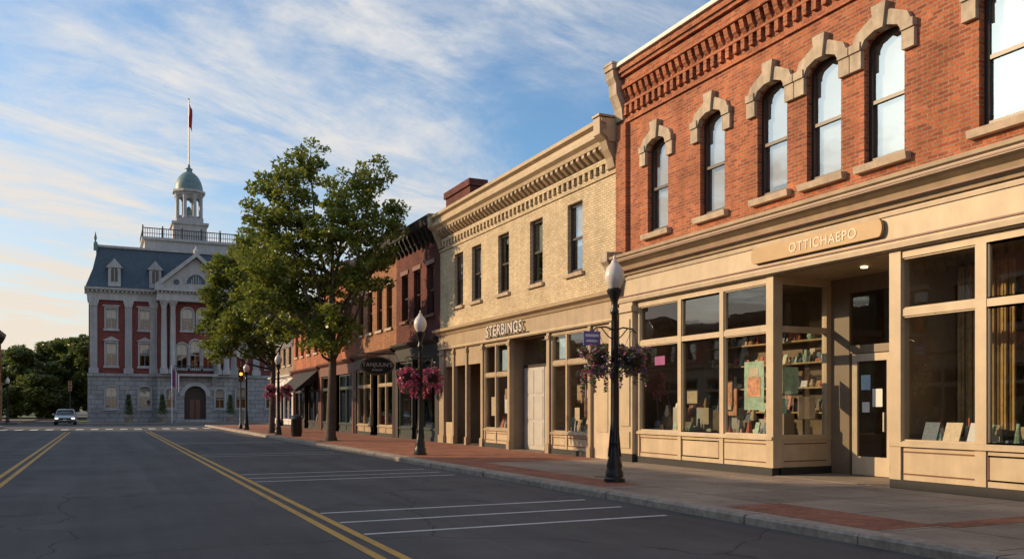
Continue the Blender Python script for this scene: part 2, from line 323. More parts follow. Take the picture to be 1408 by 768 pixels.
B.quad(W,[(20.6,0,0),(20.82,0,0),(20.82,0,4.5),(20.6,0,4.5)])
B.prof('stone_brackets|stone_trim',20.5,20.84,[(0,4.6),(.2,4.7),(.3,5.0),(.42,5.25),(.5,5.5),(.6,5.6),(.6,5.85),(0,5.9)])
shopfront(B,14.64,19.95,[18.02,16.38],'storefront_frames|cream_paint','kickplates|cream_paint')
B.box('storefront_frames|cream_paint',14.62,14.84,-.24,.02,.3,4.45)
fr='storefront_frames|cream_paint'
def ret(uu,w0,w1,sg):
    B.box('plinth|black_matte',uu-.08,uu+.08,w1,w0,.1,.3); B.box('kickplates|cream_paint',uu-.06,uu+.06,w1,w0,.3,.9); B.box(fr,uu-.08,uu+.08,w1,w0,.9,1.0)
    B.box(fr,uu-.06,uu+.06,w1,w0,3.25,3.38); B.box(fr,uu-.06,uu+.06,w1,w0,4.3,4.45); B.box(fr,uu-.07,uu+.07,w1,w1+.14,1.0,4.3)
    B.quad('shop_glass|glass',[(uu,w0,1),(uu,w1,1),(uu,w1,4.3),(uu,w0,4.3)])
    for z in (.42,.8): B.box('panel_moulding|brown_line',uu-.065,uu+.065,w1+.15,w0-.1,z,z+.022)
ret(14.74,-.24,-1.7,1); ret(11.47,-.2,-1.7,-1)
B.box('entry_wall|shaded_tan_paint',14.15,14.82,-1.8,-1.7,.13,4.45); B.box('entry_wall|shaded_tan_paint',11.4,12.98,-1.8,-1.7,.13,4.45)
B.box('entry_wall|shaded_tan_paint',12.98,14.15,-1.8,-1.72,2.78,2.95); B.box('entry_wall|shaded_tan_paint',12.98,14.15,-1.8,-1.72,4.1,4.45)
B.quad('shop_glass|glass',[(12.98,-1.76,2.95),(14.15,-1.76,2.95),(14.15,-1.76,4.1),(12.98,-1.76,4.1)])
D='door|pale_trim'
B.box(D,13.03,13.17,-1.79,-1.73,.15,2.76); B.box(D,13.96,14.1,-1.79,-1.73,.15,2.76); B.box(D,13.17,13.96,-1.79,-1.73,.15,.55); B.box(D,13.17,13.96,-1.79,-1.73,2.6,2.76)
B.quad('shop_glass|glass',[(13.17,-1.76,.55),(13.96,-1.76,.55),(13.96,-1.76,2.6),(13.17,-1.76,2.6)])
B.box('door_handle|steel',13.2,13.23,-1.73,-1.68,1.1,1.5)
B.box('door_notice|paper_blue',13.62,13.86,-1.755,-1.75,1.98,2.3); B.box('door_notice_white|paper',13.3,13.56,-1.755,-1.75,1.62,2.0); B.box('door_notice_white|paper',13.64,13.84,-1.755,-1.75,1.5,1.72)
B.quad('entry_ceiling|tan_paint',[(11.4,0,4.44),(14.8,0,4.44),(14.8,-1.8,4.44),(11.4,-1.8,4.44)])
B.lathe('entry_light|warm_lamp',12.9,-.8,[(.07,4.41),(.07,4.437)],12)
B.box('entry_step|concrete',11.55,14.66,-1.7,-.02,.1,.138)
shopfront(B,-3,11.54,[9.73,7.9,6.1,4.3,2.5,.7,-1.1],fr,'kickplates|cream_paint',mw=.2)
B.box(fr,11.3,11.55,-.2,.03,.3,4.45)
def half_room(B,u0,u1,z0,z1,w0,w1,m):   # open on the u0 side, where the glazed return stands
    B.quad(m,[(u0,w1,z0),(u1,w1,z0),(u1,w1,z1),(u0,w1,z1)]); B.quad(m,[(u1,w0,z0),(u1,w1,z0),(u1,w1,z1),(u1,w0,z1)]); B.quad(m,[(u0,w0,z1),(u1,w0,z1),(u1,w1,z1),(u0,w1,z1)])
    B.quad('shop_floor|room_floor',[(u0,w0,z0+.01),(u1,w0,z0+.01),(u1,w1,z0+.01),(u0,w1,z0+.01)])
half_room(B,14.7,20.6,.89,4.42,-.13,-2.6,'shop_interior|interior')
B.quad('shop_interior|interior',[(14.7,-1.82,.89),(14.7,-2.6,.89),(14.7,-2.6,4.42),(14.7,-1.82,4.42)])
room(B,-2.9,11.4,.9,4.4,-.15,-2.3,'shop_interior_warm|interior_warm'); room(B,11.42,14.66,.1,4.43,-1.83,-4.2)
for a,b,w in ((14.95,19.9,-2.55),(2,11.2,-2.25)):
    for z in (1.46,2.06,2.66,3.2): B.box('shelves|book_a',a,b,w,w+.32,z,z+.04); items(B,a,b-.15,z+.04,w+.28,w+.1,int((b-a)*9),.42,1.2)
items(B,15,19.6,.92,-.3,-1.2,80,.42,1.3); items(B,3,11.2,.92,-.3,-1.2,110,.42,1.3)
for k in range(9):
    u_=15.+k*.56+random.uniform(-.1,.1); h=random.uniform(.3,.7); B.box('display_plinths|grey_panel' if k%2 else 'display_plinths_tan|shaded_tan_paint',u_,u_+.3,-.95,-.65,.91,.91+h); items(B,u_+.02,u_+.18,.91+h,-.7,-.85,3,.35,1.2)
pictures(B,16.5,19.6,1.3,2.8,-.6,4); pictures(B,4,8.6,1.3,3.2,-.6,7); pictures(B,9.85,11.,2.2,3.0,-1.9,2)
B.box('poster_floral|poster_green',15.32,15.98,-.35,-.34,1.55,2.65); B.box('poster_picture|poster_red',15.43,15.87,-.338,-.334,1.85,2.3); B.box('poster_picture_pale|poster_cream',15.5,15.8,-.338,-.334,2.32,2.5)
B.hexa('poster_a|poster_green',[(14.90,-.5,1.9),(14.90,-.95,1.9),(14.91,-.95,1.9),(14.91,-.5,1.9),(14.90,-.5,2.5),(14.90,-.95,2.5),(14.91,-.95,2.5),(14.91,-.5,2.5)])
B.box('poster_b|poster_cream',14.90,14.91,-1.45,-.95,1.35,1.85)
B.box('poster_c|poster_cream',17.1,17.35,-.2,-.19,1.2,1.6); B.box('poster_c|poster_cream',18.5,18.8,-.5,-.49,1.3,1.7)
B.box('window_lamp|neon',18.9,19.35,-.2,-.18,2.72,2.95)
for k in range(26):
    uu=10.05+k*.045; B.lathe('curtain|curtain',uu,-1.3-.05*math.sin(k*1.3),[(.03,1.2),(.028,4.2)],6)
for k in range(16):
    uu=8.3+k*.05; B.lathe('curtain_dark|book_b',uu,-1.5-.05*math.sin(k*1.3),[(.03,1.0),(.03,4.2)],6)
for k in range(7):
    u_=random.uniform(5,11); B.lathe('bottles|book_c',u_,-.6,[(.05,.93),(.06,1.1),(.02,1.3),(.02,1.42)],8)
for a,b,m_ in ((10.75,11.05,'book_b'),(10.3,10.62,'poster_cream'),(9.95,10.15,'paper')): B.hexa('display_books_%s|%s'%(m_,m_),[(a,-.2,1.0),(b,-.2,1.0),(b,-.23,1.0),(a,-.23,1.0),(a,-.32,1.34),(b,-.32,1.34),(b,-.35,1.34),(a,-.35,1.34)])
c0,c1,za,zb=11.57,15.12,4.73,5.06; r=(zb-za)/2; pts=[]
for k in range(9): t=-math.pi/2+math.pi*k/8; pts.append((c1-r*.5+r*.5*math.cos(t),(za+zb)/2+r*math.sin(t)))
for k in range(9): t=math.pi/2+math.pi*k/8; pts.append((c0+r*.5+r*.5*math.cos(t),(za+zb)/2+r*math.sin(t)))
B.profw('sign_board|gold_sign',.135,.2,pts)
B.finish(); text(B,'sign_lettering','OTTICHAEPO',.27,(XF-.205,13.05,4.89),RR,'sign_text',.006,1.1)

# ================================================================== CREAM BRICK BUILDING
B=Bld('cream_brick_building',RIGHT(XF)); W='brick_walls|brick_cream'
u0,u1=20.86,35.08
wc=[23.35,25.98,28.6,31.1,32.95]
ops=[(c-.47,c+.47,5.74,7.86,0) for c in wc]
facade(B,W,u0,u1,4.4,9.3,ops,.2); shell(B,W,u0,u1,0,9.3,14,8.9)
for i,c in enumerate(wc):
    window(B,c-.47,c+.47,5.74,7.86,0,f=.08,blind=[.6,.5,.15,.5,.35][i],vm=(i==4))
    B.prof('window_sills|stone_sill',c-.58,c+.58,[(-.2,5.6),(.1,5.6),(.12,5.7),(-.2,5.745)])
T='roof_cornice|cream_paint'
B.box(W,u0,u1,0,.05,8.2,8.3)
u=u0+.1
while u<u1-.2:
    B.box(W,u,u+.13,0,.09,8.36,8.56); B.prof('dentils|tan_paint',u,u+.15,[(0,8.72),(.08,8.74),(.3,8.92),(.3,9.02),(0,9.02)]); u+=.33
B.box(W,u0,u1,0,.10,8.562,8.7)
B.prof(T,u0-.02,u1,[(0,9.02),(.32,9.02),(.36,9.12),(.5,9.2),(.52,9.32),(.4,9.34),(.42,9.5),(.56,9.54),(.58,9.64),(-.3,9.68),(-.3,9.02)])
for uu in (u0+.02,u1-.42):
    B.prof('cornice_brackets|tan_paint',uu,uu+.34,[(0,8.3),(.12,8.34),(.2,8.6),(.32,8.8),(.4,9.05),(.6,9.2),(.61,9.66),(0,9.66)])
    B.box('cornice_brackets|tan_paint',uu-.03,uu+.37,0,.64,9.69,9.75)
fr='storefront_frames|tan_paint'
B.box('storefront_fascia|tan_paint',u0,u1,0,.1,4.02,4.62)
B.prof('storefront_cornice|cream_paint',u0,u1,[(0,4.62),(.14,4.62),(.2,4.7),(.36,4.76),(.4,4.86),(.1,4.94),(0,4.94)])
B.box('storefront_cornice|cream_paint',u0,u1,.1,.13,4.05,4.12)
for a,b in ((20.88,21.25),(34.5,35.06),(22.3,22.46),(24.93,25.12),(27.95,28.12),(30.35,30.55),(31.95,32.08),(33.35,33.5)):
    B.box('pilasters|pale_trim' if a in(20.88,) else 'pilasters|tan_paint',a,b,-.1,.07,.13,4.02); B.box('pilaster_bases|tan_paint',a-.03,b+.03,.0,.11,.13,.45); B.box('pilaster_bases|tan_paint',a-.03,b+.03,.0,.11,3.8,3.92)
B.box('pilasters|pale_trim',21.25,22.3,-.1,-.02,.13,3.3); B.box(fr,21.25,22.3,-.1,.0,3.3,4.02)
B.box('pilaster_panel|cream_paint',21.45,22.1,-.02,.0,.9,3.0)
shopfront(B,22.46,24.93,[23.9],fr,'kickplates|cream_paint',.75,2.95,3.9,4.02,.1)
shopfront(B,28.12,30.35,[29.3],fr,'kickplates|cream_paint',.75,2.75,3.9,4.02,.1)
B.box('inner_door|grey_panel',25.15,26.3,-.55,-.5,.15,3.0); B.box('inner_door|grey_panel',26.36,27.9,-.55,-.5,.15,3.0)
for uu in (25.22,25.78,26.45,27.15):
    for z0,z1 in ((.3,1.1),(1.2,2.0),(2.1,2.9)): B.box('door_panels|grey_panel',uu,uu+(.46 if uu<26 else .6),-.5,-.485,z0,z1)
B.quad('shop_glass|glass',[(25.15,-.5,3.1),(27.9,-.5,3.1),(27.9,-.5,3.95),(25.15,-.5,3.95)])
room(B,25.12,27.95,.13,4.0,-.1,-1.4,'entry_lining|shaded_tan_paint'); B.box('transom_lining|frame_dark',25.12,27.95,-.56,-.49,3.0,3.1)
room(B,30.55,34.5,.13,4.0,-.1,-1.6,'entry_lining|shaded_tan_paint')
B.box('side_door|frame_dark',32.3,33.2,-1.5,-1.45,.15,2.6); B.box('side_door|frame_dark',30.8,31.7,-.9,-.85,.15,3.2)
B.box('pilasters|tan_paint',30.55,34.5,-.1,.0,3.3,4.02); B.box('kickplates|cream_paint',33.5,34.5,-.1,-.02,.13,1.0)
room(B,22.4,25.0,.75,4.0,-.15,-1.8,'shop_interior|interior_warm'); room(B,28.0,30.4,.75,4.0,-.15,-1.8)
for a,b in ((22.5,24.7),(28.2,30.2)):
    items(B,a,b,.76,-.3,-.9,46,.55,1.3)
    for z in (1.5,2.1,2.7): B.box('shelves|book_a',a,b,-1.75,-1.45,z,z+.04); items(B,a,b,z+.04,-1.45,-1.7,24,.45,1.2)
    pictures(B,a,b,1.2,2.8,-.5,3)
for a,b,c,d,m_ in ((24.0,24.3,1.5,1.95,'paper'),(23.4,23.7,1.2,1.6,'poster_cream'),(22.7,23.1,1.3,1.9,'poster_red'),(28.6,28.9,1.4,1.9,'paper'),(29.6,30.1,1.3,2.0,'poster_cream'),(24.05,24.7,3.15,3.8,'paper_blue'),(28.3,29.1,2.95,3.7,'paper_blue')):
    B.box('window_cards_%s|%s'%(m_,m_),a,b,-.2,-.19,c,d)
B.box('sign_panel|frame_dark',26.3,29.9,.1,.14,4.13,4.17)
B.finish(); text(B,'sign_lettering','STERBINGS',.55,(XF-.2,28.15,4.37),RR,'roof_cap',.03,1.15)

# ================================================================== generic
def generic(name,mp,u0,u1,H,bm_,trim,wcs,ww,wz,fr,fas,fz=4.3,depth=14,roofcol=None,shop=True,blind=.4,sills='stone_sill',arch=0,rows=1,rowh=3.2,door=None,corn=.45):
    B=Bld(name,mp); W='brick_walls|'+bm_
    ops=[(c-ww/2,c+ww/2,wz[0]+k*rowh,wz[1]+k*rowh,arch) for c in wcs for k in range(rows)]
    facade(B,W,u0,u1,fz-.1,H,ops,.2); shell(B,W,u0,u1,0,H,depth,H-.3)
    for a,b,c,d,r in ops:
        window(B,a,b,c,d,r,blind=random.choice([0,.3,.5,blind]))
        B.box('window_sills|'+sills,a-.1,b+.1,-.2,.1,c-.13,c+.002)
        B.box('window_lintels|'+sills,a-.1,b+.1,-.02,.05,d+.002,d+.2) if not arch else B.arch('window_lintels|'+sills,a,b,d-arch,arch,.2,-.02,.06,8)
    T='roof_cornice|'+trim
    B.prof(T,u0,u1,[(0,H-.75),(.12,H-.72),(.16,H-.4),(corn,H-.25),(corn+.05,H),(corn+.08,H+.1),(-.3,H+.12),(-.3,H-.75)])
    u=u0+.2
    while u<u1-.3: B.prof('cornice_brackets|'+trim,u,u+.14,[(.0,H-1.),(.1,H-.95),(corn-.05,H-.4),(corn-.05,H-.26),(0,H-.26)]); u+=.6
    B.box('storefront_fascia|'+fas,u0,u1,0,.1,fz-.6,fz); B.prof('storefront_cornice|'+fas,u0,u1,[(0,fz),(.15,fz),(.32,fz+.12),(.34,fz+.22),(0,fz+.28)])
    for a in (u0,u1-.45): B.box('pilasters|'+fas,a+.01,a+.44,-.1,.08,.13,fz-.6)
    L=u1-u0-.9; dc=(u0+u1)/2 if door is None else door
    m=lambda a,b:[a+(b-a)*k/max(1,round((b-a)/1.8)) for k in range(1,max(1,round((b-a)/1.8)))]
    shopfront(B,u0+.45,dc-.65,m(u0+.45,dc-.65),'storefront_frames|'+fr,'kickplates|'+fr,.6,2.7,fz-.7,fz-.6,.1,False)
    shopfront(B,dc+.65,u1-.45,m(dc+.65,u1-.45),'storefront_frames|'+fr,'kickplates|'+fr,.6,2.7,fz-.7,fz-.6,.1,False)
    B.box('door|'+fr,dc-.5,dc-.38,-1.0,-.95,.13,2.4); B.box('door|'+fr,dc+.38,dc+.5,-1.,-.95,.13,2.4); B.box('door|'+fr,dc-.5,dc+.5,-1.,-.95,2.4,2.6); B.box('door|'+fr,dc-.38,dc+.38,-1.,-.95,.13,.5)
    B.quad('shop_glass|glass',[(dc-.5,-.98,.5),(dc+.5,-.98,.5),(dc+.5,-.98,3.6),(dc-.5,-.98,3.6)])
    for a,b in ((u0+.45,dc-.65),(dc+.65,u1-.45)): room(B,a,b,.13,fz-.6,-.15,-2.4); items(B,a+.1,b-.1,.62,-.3,-.8,18,.6,1.4); B.box('display_deck|interior',a,b,-1.,-.2,.55,.61); pictures(B,a+.1,b,1.,2.8,-.6,3)
    room(B,dc-.65,dc+.65,.13,fz-.6,-.1,-2.)
    return B
B=generic('dark_brick_building',RIGHT(XF),35.1,41.2,9.75,'brick_dark','black_matte',[36.3,38.1,39.9],.95,(5.7,7.9),'dark_green','black_matte',4.4,sills='brown_line')
B.box('chimney|brick_dark',36,39,-2.5,-1.75,9,11.5); B.box('chimney_cap|brick_dark',35.9,39.1,-2.58,-1.67,11.5,11.8)
B.finish()
B=generic('brown_brick_building',RIGHT(XF),41.22,48.9,9.7,'brick_brown','frame_dark',[42.4,44.1,45.9,47.7],.95,(5.6,7.8),'tan_paint','frame_dark',4.3,sills='stone_sill')
B.finish()
S=Bld('hanging_shop_sign',WORLD)
pr=[(math.cos(t)*.85,math.sin(t)*.46) for t in [2*math.pi*k/28 for k in range(28)]]
Ys=41.1; cx=12.1; zc=3.62
S.add('board|black_paint',[(cx+a,Ys,zc+b) for a,b in pr]+[(cx+a,Ys+.06,zc+b) for a,b in pr],[tuple(range(28)),tuple(range(55,27,-1))]+[(i,(i+1)%28,(i+1)%28+28,i+28) for i in range(28)])
S.tube('rim|gold_sign',[(cx+a*.93,Ys-.01,zc+b*.93) for a,b in pr+[pr[0]]],[.016]*29,5)
S.tube('bracket|black_paint',[(13.1,Ys+.03,zc+.6),(11.3,Ys+.03,zc+.6)],[.025,.025]); S.tube('bracket|black_paint',[(12.7,Ys+.03,zc+.6),(12.7,Ys+.03,zc+.3)],[.012,.012]); S.tube('bracket|black_paint',[(11.6,Ys+.03,zc+.6),(11.6,Ys+.03,zc+.3)],[.012,.012])
S.finish(); text(S,'lettering',"TANJUUN'S",.28,(cx,Ys-.012,zc+.05),(math.pi/2,0,0),'paper'); text(S,'lettering_small',"MARKET",.14,(cx,Ys-.012,zc-.2),(math.pi/2,0,0),'paper')
B=generic('orange_brick_building',RIGHT(XF),48.92,57.5,9.9,'brick_orange','brown_line',[50.2,52.1,54.0,55.9],1.,(5.5,7.7),'dark_green','brown_line',4.2); B.finish()
B=generic('awning_shop_building',RIGHT(XF),57.52,66.5,8.6,'brick_orange','tan_paint',[59,61.2,63.4,65.4],1.,(5.3,7.2),'black_matte','brick_dark',4.1)
B.hexa('awning|awning',[(57.9,0,3.5),(64.5,0,3.5),(64.5,1.6,2.6),(57.9,1.6,2.6),(57.9,0,4.2),(64.5,0,4.2),(64.5,1.6,2.75),(57.9,1.6,2.75)])
B.finish()
B=generic('white_front_building',RIGHT(XF),66.52,76,7.2,'brick_tan','white_paint',[68,70.2,72.4,74.6],1.,(4.9,6.3),'white_paint','white_paint',3.9); B.finish()
lm=LEFT(-10.5); bl=['brick_tan','brick_orange','brick_brown','brick_red','brick_dark','brick_orange','brick_tan','brick_brown','brick_red','brick_brown']
us=[-46,-32,-19,-8,4,15,27,37,48,60,74]; hs=[9.6,10.2,9.4,9.9,9.2,9.5,9.0,7.4,7.6,7.0]
names=['tan_shop_building','orange_shop_building','brown_shop_building','red_shop_building','dark_shop_building','brick_shop_building','stone_shop_building','corner_shop_building','gabled_shop_building','end_shop_building']
for i in range(10):
    a,b=us[i]+.02,us[i+1]; n=int((b-a)/2.3); B=generic(names[i],lm,a,b,hs[i],bl[i],random.choice(['tan_paint','frame_dark','cream_paint']),[a+(b-a)*(k+.5)/n for k in range(n)],1.,(5.3,7.4) if hs[i]>8.2 else (4.8,6.1),'tan_paint','tan_paint',4.2); B.finish()
B=generic('far_brick_building',LEFT(-10.6),96,117.5,10.,'brick_brown','frame_dark',[98,101,104,107,110,113,116],1.1,(5.5,7.7),'tan_paint','tan_paint',4.2); B.finish()

# ================================================================== TOWN HALL
Y0=104.
B=Bld('town_hall',FRONT(Y0)); W='brick_walls|brick_hall'; G='stone_base|stone_hall'; T='white_trim|hall_white'
cx=9.4; L0,L1=-1.26,20.06
def hwin(c,z0,z1,ww,arch=0,w=0.,hood=0):
    a,b=c-ww/2,c+ww/2
    window(B,a,b,z0,z1,arch,dep=.2,fm='window_frames|hall_white',f=.08,blind=.45,vm=True,w=w,gl='window_glass|glass')
    t=.14
    B.box(T,a-t,a,w-.02,w+.1,z0,z1-arch); B.box(T,b,b+t,w-.02,w+.1,z0,z1-arch); B.box(T,a-t-.1,b+t+.1,w-.02,w+.2,z0-.2,z0+.002)
    if arch: B.arch(T,a,b,z1-arch,arch,t,w-.02,w+.1,10)
    else: B.box(T,a-t,b+t,w-.02,w+.12,z1+.001,z1+.24)
    if hood==1: B.profw(T,w,w+.28,[(a-.35,z1+.24),(b+.35,z1+.24),((a+b)/2,z1+.7)])
    if hood==2: B.box(T,a-.3,b+.3,w,w+.3,z1+.24,z1+.36)
wing=[.95,4.3]; wr=[2*cx-c for c in wing]
for (a,b,cs) in ((L0,5.6,wing),(13.2,L1,wr)):
    ops=[];og=[]
    for c in cs: ops+= [(c-.55,c+.55,10.1,12.3,0),(c-.55,c+.55,6.1,8.6,0)]; og.append((c-.6,c+.6,1.5,3.9,.3))
    facade(B,W,a,b,5.2,13.3,ops,.22); facade(B,G,a-.1,b+.1,0,5.2,og,.3,.15)
    for c in cs: hwin(c,10.1,12.3,1.1,0,0,2); hwin(c,6.1,8.6,1.1,0,0,1); hwin(c,1.5,3.9,1.2,.3,.15)
    B.box(G,a-.15,b+.12,-.0,.35,4.95,5.3); B.box(G,a-.15,b+.12,0,.4,0,.6)
def pil(c,w0=0.,r=.36,z0=5.3,z1=13.2):
    B.box(T,c-r-.12,c+r+.12,w0,w0+.42,z0,z0+.55); B.box(T,c-r,c+r,w0,w0+.25,z0+.55,z1-.7)
    for k in range(4): B.box(T,c-r+.06+k*.18,c-r+.12+k*.18,w0+.25,w0+.3,z0+.7,z1-.8)
    B.profw(T,w0,w0+.36,[(c-r,z1-.7),(c+r,z1-.7),(c+r+.16,z1-.1),(c+r+.16,z1),(c-r-.16,z1),(c-r-.16,z1-.1)])
for c in (-.78,2.65,5.2): pil(c); pil(2*cx-c)
wp=1.3
ops=[(cx-1.4,cx-.2,10.1,12.6,.55),(cx+.2,cx+1.4,10.1,12.6,.55),(cx-1.95,cx-.8,5.9,8.7,.5),(cx-.55,cx+.55,5.9,9.1,.5),(cx+.8,cx+1.95,5.9,8.7,.5)]
facade(B,W,5.6,13.2,5.2,13.3,ops,.25,wp)
for u in (5.6,13.2): B.quad(W,[(u,0,5.2),(u,wp,5.2),(u,wp,13.3),(u,0,13.3)]); B.quad(G,[(u,0,0),(u,wp+.15,0),(u,wp+.15,5.2),(u,0,5.2)])
for a,b,c,d,r in ops: hwin((a+b)/2,c,d,b-a,r,wp)
facade(B,G,5.5,13.3,0,5.2,[(cx-1.15,cx+1.15,.3,4.,1.15),(6.3,7.3,1.5,3.7,.4),(11.5,12.5,1.5,3.7,.4)],.7,wp+.15)
hwin(6.8,1.5,3.7,1.,.4,wp+.15); hwin(12.,1.5,3.7,1.,.4,wp+.15)
B.arch(T,cx-1.15,cx+1.15,2.85,1.15,.45,wp,wp+.35,14); B.quad('entrance_door|frame_dark',[(cx-1.2,wp-.5,.3),(cx+1.2,wp-.5,.3),(cx+1.2,wp-.5,4.1),(cx-1.2,wp-.5,4.1)])
for k in (-.55,.05): B.box('entrance_door|brown_line',cx+k,cx+k+.5,wp-.5,wp-.42,.35,2.5)
B.box('steps|stone_hall',cx-2.2,cx+2.2,wp+.1,wp+1.9,0,.15); B.box('steps|stone_hall',cx-2.0,cx+2.,wp+.1,wp+1.4,.15,.3)
B.box(G,5.45,13.35,wp,wp+.5,4.95,5.3)
B.box(T,cx-2.3,cx+2.3,wp+.5,wp+1.4,5.05,5.3); B.box('balcony_rail|black_paint',cx-2.25,cx+2.25,wp+1.3,wp+1.36,6.1,6.18)
for k in range(24): B.box('balcony_rail|black_paint',cx-2.25+k*.195,cx-2.21+k*.195,wp+1.31,wp+1.35,5.3,6.1)
for k in (-1.9,1.9): B.prof(T,cx+k-.2,cx+k+.2,[(wp+.15,4.),(wp+.5,4.3),(wp+1.2,5.05),(wp+.15,5.05)])
for c in (6.15,7.05,11.75,12.65):
    B.box(T,c-.42,c+.42,wp+.0,wp+.9,5.3,5.8); B.lathe('columns|hall_white',c,wp+.5,[(.36,5.8),(.38,5.95),(.32,6.1),(.31,9),(.27,12.4),(.31,12.45),(.27,12.55),(.44,13.0)],16); B.box(T,c-.44,c+.44,wp,wp+.95,13.,13.2)
B.box(T,5.4,13.4,-.2,wp+1.1,13.2,13.75); B.box(T,5.45,13.35,-.2,wp+1.0,13.75,14.25); B.box(T,5.2,13.6,-.2,wp+1.45,14.25,14.55)
k=5.4
while k<13.3: B.box(T,k,k+.18,wp+1.,wp+1.3,14.05,14.25); k+=.4
B.profw(T,-2.5,wp+.8,[(5.4,14.55),(13.4,14.55),(cx,18.0)])
for sg in (-1,1): B.profw(T,wp+.6,wp+1.45,[(cx+sg*4.2,14.552),(cx+sg*4.2,14.95),(cx,18.6),(cx,18.1),(cx+sg*3.55,14.96),(cx+sg*3.2,14.552)])
for sg in (-1,1): B.profw('pediment_roof|slate',-4,wp+.7,[(cx+sg*4.1,14.9),(cx+sg*4.15,15.0),(cx,18.68),(cx,18.5)])
B.arch('pediment_fan|slate',cx-.02,cx+.02,15.2,.02,.95,wp+.8,wp+.83,12); B.arch(T,cx-1.0,cx+1.0,15.2,1.0,.18,wp+.8,wp+.95,14)
for k in range(1,6):
    t=math.pi*k/6; B.box(T,cx+.5*math.cos(t)-.04,cx+.5*math.cos(t)+.04,wp+.83,wp+.88,15.2,15.2+.9*math.sin(t))
for sg in (-1,1): B.arch('pediment_fan|slate',cx+sg*2.0-.02,cx+sg*2.0+.02,15.3,.02,.3,wp+.8,wp+.83,12,0,2*math.pi)
B.lathe(T,cx,wp+1.,[(.25,18.5),(.3,18.8),(.1,19.1),(.03,19.4)],8)
for a,b in ((L0-.15,5.38),(13.42,L1+.15)):
    B.box(T,a,b,-.3,.35,13.2,13.8); B.prof(T,a-.25,b,[(-.3,13.8),(.35,13.8),(.4,14.1),(.85,14.25),(.9,14.5),(-.3,14.6)])
    k=a
    while k<b-.2: B.box(T,k,k+.16,.35,.75,14.0,14.2); k+=.42
for u in (L0,L1): B.quad(W,[(u,0,5.2),(u,-16,5.2),(u,-16,14),(u,0,14)]); B.quad(G,[(u,0,0),(u,-16,0),(u,-16,5.2),(u,0,5.2)])
B.quad(W,[(L0,-16,0),(L1,-16,0),(L1,-16,14),(L0,-16,14)])
def mans(z0,z1,i0,i1,part='mansard_roof|slate',a0=L0,a1=L1,b0=0.,b1=-16.):
    v=[(a0+i0,b0-i0,z0),(a1-i0,b0-i0,z0),(a1-i0,b1+i0,z0),(a0+i0,b1+i0,z0),(a0+i1,b0-i1,z1),(a1-i1,b0-i1,z1),(a1-i1,b1+i1,z1),(a0+i1,b1+i1,z1)]; B.hexa(part,v)
mans(14.6,16.6,-.3,.4); mans(16.6,19.0,.4,.9); mans(19.0,19.25,.7,.7,T); 
for c in (1.25,5.35,13.45,17.55):
    w=.35; B.box(T,c-.62,c+.62,-2.,w,14.7,16.7); B.profw(T,-2.,w+.15,[(c-.85,16.7),(c+.85,16.7),(c,17.7)]); B.box('dormer_glass|car_glass',c-.33,c+.33,w,w+.02,15.2,16.4); B.arch('dormer_glass|car_glass',c-.02,c+.02,16.4,.02,.3,w,w+.02,8); B.box(T,c-.03,c+.03,w+.02,w+.05,15.2,16.6)
for u in (L0+.15,L1-.15):
    B.lathe(T,u,-.2,[(.3,14.6),(.3,15.2),(.15,15.4)],8)
    u+=.5 if u<5 else -.5
    B.lathe('roof_finials|copper',u,-.6,[(.22,18.6),(.28,19.2),(.16,19.5),(.06,19.6),(.16,19.9),(.02,20.6)],8)
B.box(T,cx-5.0,cx+5.0,-10,-3.,19,20.6); B.box(T,cx-5.3,cx+5.3,-10.3,-2.7,20.6,20.9)
R='roof_railing|black_paint'
for k in range(43):
    u=cx-5.2+k*10.4/42; B.box(R,u-.03,u+.03,-2.86,-2.8,20.9,21.9)
for w in (-2.86,): B.box(R,cx-5.2,cx+5.2,w,w+.07,21.85,21.95); B.box(R,cx-5.2,cx+5.2,w,w+.07,21.3,21.35)
for sg in (-1,1): B.box(R,cx+sg*5.2-.03,cx+sg*5.2+.03,-10.2,-2.8,21.85,21.95)
for k in range(6): u=cx-5.2+k*2.08; B.box(R,u-.07,u+.07,-2.9,-2.76,20.9,22.2)
for k in range(20): B.box(R,cx-5.23,cx-5.17,-10+k*.38,-9.95+k*.38,20.9,21.9)
cw=-6.5; P='cupola|hall_white'
B.box(P,cx-1.85,cx+1.85,cw-1.85,cw+1.85,20.9,23.0); B.box(P,cx-2.05,cx+2.05,cw-2.05,cw+2.05,23.0,23.3)
B.box(P,cx-1.5,cx+1.5,cw-1.5,cw+1.5,23.3,23.9)
for k in range(8):
    a=2*math.pi*(k+.5)/8; B.lathe(P,cx+1.42*math.cos(a),cw+1.42*math.sin(a),[(.28,23.9),(.28,24.1),(.21,24.2),(.2,26.4),(.3,26.7)],8)
for k in range(8):
    a0=2*math.pi*(k+.5)/8; a1=2*math.pi*(k+1.5)/8
    p0=(cx+1.4*math.cos(a0),cw+1.4*math.sin(a0)); p1=(cx+1.4*math.cos(a1),cw+1.4*math.sin(a1)); n=6
    for j in range(n):
        s0,s1=j/n,(j+1)/n; h0=26.6-.1-.75*(1-math.sin(math.pi*s0)); h1=26.6-.1-.75*(1-math.sin(math.pi*s1))
        q=lambda s:(p0[0]+(p1[0]-p0[0])*s,p0[1]+(p1[1]-p0[1])*s)
        B.quad('cupola_arches|hall_white',[(*q(s0),h0),(*q(s1),h1),(*q(s1),26.8),(*q(s0),26.8)])
B.lathe('bell|copper',cx,cw,[(.45,24.6),(.35,24.8),(.25,25.3),(.08,25.5)],12); B.lathe(P,cx,cw,[(1.2,23.9),(1.2,24.3)],8,math.pi/8)
B.lathe(P,cx,cw,[(1.6,26.7),(1.7,26.9),(1.95,27.0),(1.95,27.25),(1.6,27.3)],8,math.pi/8,False)
